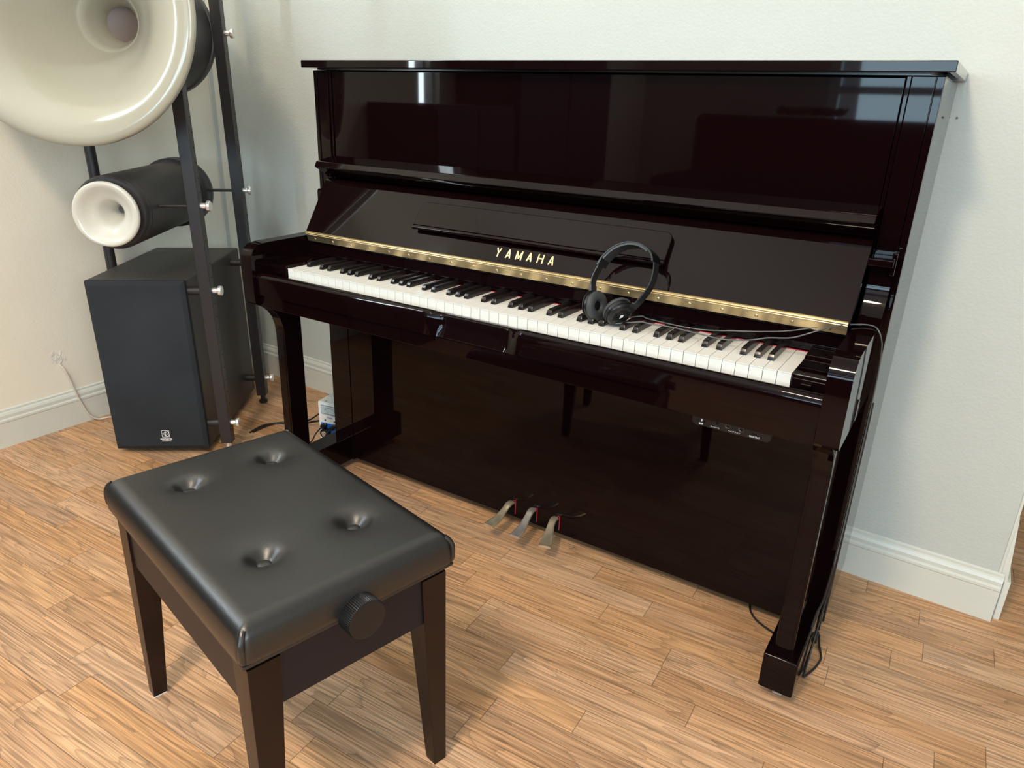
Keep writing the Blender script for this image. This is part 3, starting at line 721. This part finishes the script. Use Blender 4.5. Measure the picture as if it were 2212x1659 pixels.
t.verts.ensure_lookup_table()
for k in range(2):
    for i in range(4): t.faces.new((t.verts[4*k+i], t.verts[4*k+(i+1) % 4], t.verts[4*k+4+(i+1) % 4], t.verts[4*k+4+i]))
t.faces.new([t.verts[8+i] for i in range(4)]); t.faces.new([t.verts[i] for i in range(4)]); bmesh.ops.recalc_face_normals(t, faces=t.faces)
bmesh.ops.bevel(t, geom=t.edges[:], offset=.002, segments=2, profile=.5, affect='EDGES'); join(b, t)
GR = obj('grille', b, M['cloth'], CAB)
# emblem: square with arcs, name under it
EM = basis((-.124, -.0002, .054), (1, 0, 0), (0, 0, 1), (0, -1, 0)); b = nbm(); q = .0110; lw = .0013
strip2d(b, [(-q, -q), (q, -q), (q, q), (-q, q)], lw*1.2, EM, True)
arc = lambda cx, cy, r, a0, a1, n=14: [(cx+r*math.cos(math.radians(a0+(a1-a0)*k/n)), cy+r*math.sin(math.radians(a0+(a1-a0)*k/n))) for k in range(n+1)]
strip2d(b, arc(0, 0, q, -90, 90), lw, EM, h=.0004); strip2d(b, arc(-q, q, q, -90, 0), lw, EM, h=.0004); strip2d(b, arc(-q, -q, q, 0, 90), lw, EM, h=.0004)
strip2d(b, arc(0, 0, .0052, -90, 90), lw, EM, h=.0005); strip2d(b, [(0, -.0058), (0, .0058)], lw, EM, h=.0005); strip2d(b, [(0, .005), (0, q)], lw, EM, h=.0004); strip2d(b, [(0, -.005), (0, -q)], lw, EM, h=.0004)
obj('emblem', b, M['white_print'], GR, smooth=False)
for body, z, sz, sp in (('avantgarde', .0368, .0083, 1.), ('ACOUSTIC', .0298, .0048, 1.25)):
    obj('lettering', put(text_bm(body, sz, .0002, bold=.00018, space=sp), EM @ T(0, z-.054, .0004)), M['white_print'], GR, smooth=False)
# horns: axis along -local y (towards the room), lathe z = depth behind the rim
def horn_m(c, pt, yw):
    n = -(V((0, 1, 0))*math.cos(yw)+V((1, 0, 0))*math.sin(yw))+V((0, 0, pt)); n.normalize()
    return T(*c) @ frame_z(-n).to_4x4()
HM1 = horn_m((-.1411, -.1289, 1.2286), .0331, .0005)
b = nbm()
lathe(b, [(.300, .022), (.3100, .018), (.3165, .011), (.3186, .004), (.3175, -.002), (.3130, -.0065), (.3050, -.0090), (.2940, -.0092), (.2800, -.0060), (.2620, .002), (.240, .0170), (.216, .040), (.188, .076), (.160, .126), (.130, .172), (.104, .214), (.083, .250), (.0790, .2565), (.0765, .2580), (.0665, .280), (.0560, .305), (.0475, .328), (.0445, .345), (.052, .345), (.062, .320), (.075, .292), (.092, .262), (.114, .224), (.142, .180), (.172, .136), (.204, .092), (.234, .058), (.262, .033), (.284, .020)], 128, mtx=HM1, closed=True)
H1 = obj('midrange_horn', b, M['horn'], SP, ang=70)
b = nbm(); lathe(b, [(0, .352), (.0445, .344)], 48, mtx=HM1); obj('horn_throat', b, M['throat'], H1)
b = nbm(); lathe(b, [(.0, .585), (.160, .585), (.176, .577), (.180, .570), (.180, .548), (.175, .546), (.175, .541), (.176, .540), (.168, .380), (.158, .300), (.150, .215), (.11, .215)], 72, mtx=HM1); obj('midrange_housing', b, M['housing'], SP)
HM2 = horn_m((-.1411, -.0767, .7348), -.0016, -.0193)
b = nbm()
lathe(b, [(.0800, .012), (.0848, .006), (.0865, -.001), (.0848, -.0075), (.0790, -.0095), (.0715, -.006), (.0620, .004), (.0520, .014), (.044, .0195), (.038, .024), (.033, .032), (.027, .045), (.020, .062), (.013, .082), (.0095, .098), (.014, .100), (.024, .080), (.036, .052), (.05, .034), (.07, .020)], 96, mtx=HM2, closed=True)
H2 = obj('tweeter_horn', b, M['horn_small'], SP, ang=70)
b = nbm(); lathe(b, [(0, .097), (.0100, .097)], 24, mtx=HM2); obj('horn_throat', b, M['throat'], H2)
b = nbm(); lathe(b, [(.060, .024), (.092, .024), (.0965, .029), (.0985, .036), (.0985, .046), (.0965, .048), (.0965, .051), (.0985, .053), (.0985, .475), (.106, .480), (.109, .486), (.109, .520), (.106, .522), (.106, .526), (.109, .528), (.109, .545), (.104, .556), (.0, .556)], 72, mtx=HM2)
cyl(b, HM2 @ V((0, 0, .0235)), HM2 @ V((0, 0, .0235)), .001) if False else None
H3 = obj('tweeter_housing', b, M['housing'], SP, ang=40)
b = nbm(); lathe(b, [(0, 0), (.0035, 0), (.0035, .001), (0, .001)], 12, mtx=HM2 @ Matrix.Rotation(math.radians(205), 4, 'Z') @ T(.089, 0, .0225)); obj('housing_screw', b, M['metal_black'], H3)
# frame: two square posts on the right, one round post on the left
for j, lv in ((.030, (.744, .501, .078)), (.430, (1.215, .743, .501, .077))):
    b = nbm(); box(b, .036, .070, j-.017, j+.017, .012, 1.75, .0025); PO = obj('post', b, M['metal_black'], SP)
    b = nbm(); cyl(b, (.0692, j+.006, .10), (.0703, j+.006, .10), .0022, n=10); bh = obj('bolt_hole', b, M['hole'], PO)
    for k in range(1, 31): dup(bh).location.z = .04*k
    b = nbm(); lathe(b, [(0, -.0195), (.014, -.0195), (.015, -.017), (.015, -.010), (.009, -.0085), (.009, -.002), (.008, .012), (0, .012)], 24, mtx=T(.053, j, 0)); obj('foot', b, M['chrome'] if j < .1 else M['metal_black'], PO)
    for z in lv:
        b = nbm(); mm = T(.070, j, z) @ Matrix.Rotation(PI/2, 4, 'Y')
        lathe(b, [(.0, 0), (.0085, 0), (.0085, .010), (.0075, .012), (.0075, .015), (.0135, .0165), (.0146, .018), (.0146, .0250), (.0136, .0265), (0, .0265)], 28, mtx=mm); obj('clamp_knob', b, M['chrome'], PO)
        b = nbm()
        if z < .6: cyl(b, (-.001, j, z), (.037, j, z), .0125, n=24, bev=.001)
        elif z < 1.: cyl(b, (-.042-(.0 if j < .1 else .0), j, z), (.037, j, z), .0048, n=14)
        else: cyl(b, (.004, j, z), (.037, j, z), .0075, n=16, bev=.0008)
        obj('spacer_rod', b, M['metal_black'], PO)
b = nbm(); cyl(b, (-.332, .285, -.012), (-.332, .285, 1.75), .0155, n=28); PO = obj('post', b, M['metal_black'], SP)
b = nbm(); cyl(b, (-.332, .285, -.0195), (-.332, .285, -.010), .018, n=24, bev=.001); obj('foot', b, M['metal_black'], PO)
for z in (.09, .45): 
    b = nbm(); cyl(b, (-.332, .285, z), (-.281, .285, z), .0105, n=16); obj('spacer_rod', b, M['metal_black'], PO)
b = nbm(); cyl(b, (-.332, .285, .744), (-.235, .285, .744), .0048, n=14); obj('spacer_rod', b, M['metal_black'], PO)

# speaker lead from the wall
b = nbm(); tube(b, [(-1.630, -.1215, .2175), (-1.6115, -.1200, .2170), (-1.6000, -.1130, .200), (-1.5975, -.1050, .168), (-1.5965, -.095, .118), (-1.5950, -.083, .070), (-1.5915, -.067, .026), (-1.585, -.046, .0045), (-1.574, -.020, .0035), (-1.555, .015, .0035), (-1.53, .06, .0035)], .0031)
tag(obj('speaker_lead', b, M['white_cable']), 'clear and white two-core lead hanging from a hole in the left wall', 'cable')

# ------------------------------------------------------------------ small power supply behind the left leg
PM = T(-.868, .2965, 0) @ Matrix.Rotation(math.radians(10), 4, 'Z')
PS = thing('power_supply', 'small grey bench power supply with blue lower front behind the left piano leg', 'power supply', mtx=PM)
b = nbm(); box(b, 0, .145, .003, .205, .004, .139, .0015); CS = obj('case', b, M['psu'], PS)
b = nbm(); box(b, .001, .144, 0, .004, .006, .138, .001); FR = obj('front_plate', b, M['psu_front'], PS)
b = nbm(); box(b, .008, .140, -.0006, .001, .012, .066); obj('blue_field', b, M['blue'], FR)
b = nbm(); box(b, .014, .080, -.003, .001, .100, .130, .001); ME = obj('meter', b, M['meter'], PS)
PF = basis((0, -.0032, 0), (1, 0, 0), (0, 0, 1), (0, -1, 0))
b = nbm(); strip2d(b, [(.0145, .1005), (.0795, .1005), (.0795, .1295), (.0145, .1295)], .0015, PF, True); strip2d(b, arc(.047, .096, .026, 35, 145), .0009, PF)
strip2d(b, [(.042, .1025), (.028, .1205)], .0009, PF)
for a in (45, 65, 80, 95, 110, 130): strip2d(b, [(.047+.026*math.cos(math.radians(a)), .096+.026*math.sin(math.radians(a))), (.047+.029*math.cos(math.radians(a)), .096+.029*math.sin(math.radians(a)))], .0008, PF)
obj('meter_scale', b, M['ink'], ME, smooth=False)
obj('lettering', put(text_bm('POWER', .0062, .0002), basis((.044, -.0006, .0865), (1, 0, 0), (0, 0, 1), (0, -1, 0))), M['ink'], FR, smooth=False)
for x in (.026, .062):
    b = nbm(); cyl(b, (x, .001, .0765), (x, -.002, .0765), .0028, n=14); obj('indicator', b, M['ink'], FR)
    b = nbm(); mm = basis((x, -.0004, .060), (1, 0, 0), (0, 0, 1), (0, -1, 0)); lathe(b, [(.0, 0), (.0075, 0), (.0075, .004), (.0055, .006), (.0080, .012), (.0085, .018), (.007, .021), (0, .0215)], 24, mtx=mm); obj('terminal', b, M['plastic'], PS)
b = nbm(); mm = basis((.030, -.0004, .034), (1, 0, 0), (0, 0, 1), (0, -1, 0)); lathe(b, [(0, 0), (.016, 0), (.0175, .003), (.0165, .016), (.014, .0175), (0, .0175)], 32, mtx=mm); obj('dial', b, M['plastic'], PS)
b = nbm(); mm = basis((.030, -.018, .034), (1, 0, 0), (0, 0, 1), (0, -1, 0)); lathe(b, [(0, .0006), (.009, .0006), (.0095, 0)], 24, mtx=mm); obj('dial_cap', b, M['chrome'], PS)
b = nbm()
for k in range(8): box(b, -.0016, .0016, -.011, .011, .1386, .1394, mtx=T(.060+.0085*k, .040, 0) @ Matrix.Rotation(math.radians(-20), 4, 'Z'))
obj('vent_slot', b, M['hole'], CS)
b = nbm(); lathe(b, [(0, .0006), (.003, .0004), (.003, 0)], 14, mtx=T(.025, .012, .139)); obj('case_screw', b, M['ink'], CS)
# its leads
b = nbm()
tube(b, [(-.8835, .36, .085), (-.895, .362, .088), (-.935, .362, .055), (-.985, .355, .018), (-1.03, .335, .004), (-1.075, .30, .0035), (-1.10, .25, .0035), (-1.09, .19, .0035)], .0027)
tube(b, [(-.8815, .345, .045), (-.90, .350, .042), (-.95, .352, .024), (-1.00, .340, .007), (-1.05, .315, .0042), (-1.085, .275, .0035), (-1.085, .20, .0035)], .0033)
tag(obj('supply_lead', b, M['cable']), 'pair of black leads running left from the power supply across the floor', 'cable')
b = nbm()
tube(b, [(-.838, .2760, .058), (-.834, .250, .050), (-.840, .236, .026), (-.862, .232, .010), (-.885, .240, .006), (-.905, .252, .005), (-.925, .275, .004), (-.945, .31, .004), (-.965, .325, .004)], .0024)
tube(b, [(-.803, .282, .058), (-.797, .256, .050), (-.802, .235, .025), (-.822, .215, .008), (-.845, .200, .005)], .0024)
box(b, -.016, .016, -.009, .009, .001, .016, .004, mtx=T(-.868, .196, 0) @ Matrix.Rotation(.6, 4, 'Z'))
tag(obj('output_lead', b, M['cable']), 'tangled black output leads plugged into the blue front of the power supply', 'cable')

# ------------------------------------------------------------------ rear of the room (what the lacquer mirrors)
SB = thing('sideboard', 'low black sideboard along the left wall mirrored in the upper piano panel', 'sideboard', (-1.40, -1.2, 0))
b = nbm(); box(b, -1.60, -1.22, -1.50, -.88, .04, 1.05, .004); obj('body', b, M['dark_wood'], SB)
for k in range(2):
    b = nbm(); box(b, -1.222, -1.205, -1.49+.305*k, -1.195+.305*k, .06, 1.03, .003); obj('door', b, M['dark_wood'], SB)
b = nbm(); box(b, -1.58, -1.25, -1.48, -.91, 0, .045); obj('plinth', b, M['dark_wood'], SB)
TC = thing('tall_cabinet', 'tall black cabinet on the left wall mirrored in the upper piano panel', 'cabinet', (-1.40, -2.1, 0))
b = nbm(); box(b, -1.60, -1.22, -2.56, -1.54, .0, 2.1, .004); obj('body', b, M['dark_wood'], TC)
for k in range(2):
    b = nbm(); box(b, -1.222, -1.205, -2.54+.505*k, -2.045+.505*k, .06, 2.07, .003); obj('door', b, M['dark_wood'], TC)
SO = thing('sofa', 'dark high-backed sofa behind the viewer mirrored in the upper piano panel', 'sofa', (.45, -3.4, 0))
b = nbm(); box(b, -1.06, 2.0, -3.86, -3.64, .05, 1.04, .05, 4); obj('backrest', b, M['dark_cloth'], SO)
b = nbm(); box(b, -1.06, 2.0, -3.63, -2.95, .05, .45, .04, 4); obj('seat', b, M['dark_cloth'], SO)
for x in (-1.08, 1.80):
    b = nbm(); box(b, x, x+.24, -3.80, -2.93, .05, .66, .05, 4); obj('armrest', b, M['dark_cloth'], SO)
b = nbm(); t = nbm(); bmesh.ops.create_grid(t, x_segments=40, y_segments=20, size=.5)
for v in t.verts:
    x, y = v.co.x, v.co.y
    v.co = V((-.30+x*.42, -3.75+y*.24, 1.062+.012*math.sin(x*23+y*9)+.016*math.cos(x*11-y*17)+.018))
join(b, t); tag(obj('throw_blanket', b, M['green_cloth']), 'crumpled green throw lying on top of the sofa back', 'blanket')

# ------------------------------------------------------------------ light
def area(name, loc, aim, sx, sy, power, col, shape='RECTANGLE', spread=180):
    d = bpy.data.lights.new(name, 'AREA'); d.shape = shape; d.size = sx; d.size_y = sy; d.energy = power; d.color = col; d.spread = math.radians(spread)
    o = bpy.data.objects.new(name, d); C.objects.link(o); o.location = loc
    o.rotation_euler = (V(aim)-V(loc)).to_track_quat('-Z', 'Y').to_euler(); return o
area('window_daylight', ((WX0+WX1)/2, YR-.16, (WZ0+WZ1)/2), (-1.0, 0, .9), WX1-WX0, WZ1-WZ0, 62, (.56, .83, 1.0))
area('window_daylight_right', (XR+.14, -2.3, 1.62), (-1.2, -.6, .8), 1.6, 1.35, 56, (.86, .95, 1.0))
area('added_fill_high', ((WX0+WX1)/2, YR-.16, 2.09), (-1.2, 0, .8), WX1-WX0, .66, 4, (.90, .96, 1.0))  # added fill behind the upper opening, not a known window
area('window_daylight_left', (XL-.06, -1.34, 1.6), (-1.0, .3, .9), .15, 1.18, 34, (.80, .92, 1.0))
area('ceiling_lamp', (.30, -1.95, 2.60), (.25, -.3, .2), .34, .34, 52, (1.0, .80, .58), 'DISK')
area('added_fill_up', (-.75, -1.15, 1.75), (-.75, -1.0, 2.65), 1.5, 1.6, 24, (1.0, .985, .95))  # unseen fill aimed up, added to brighten ceiling and corner
area('added_fill_up_rear', (.6, -2.9, 1.75), (.6, -2.75, 2.65), 1.6, 1.2, 14, (1.0, .985, .95))  # second added fill, bounced off the ceiling further back
w = bpy.data.worlds.new('world'); bpy.context.scene.world = w; w.use_nodes = True
w.node_tree.nodes['Background'].inputs[0].default_value = (.72, .88, 1.0, 1); w.node_tree.nodes['Background'].inputs[1].default_value = 1.6
sc = bpy.context.scene
sc.view_settings.view_transform = 'Standard'; sc.view_settings.look = 'None'; sc.view_settings.exposure = .05; sc.view_settings.gamma = 1.
sc.cycles.use_denoising = True
sc.cycles.max_bounces = 10; sc.cycles.diffuse_bounces = 5; sc.cycles.glossy_bounces = 5
for o in C.objects:
    if '_o' in o: del o['_o']
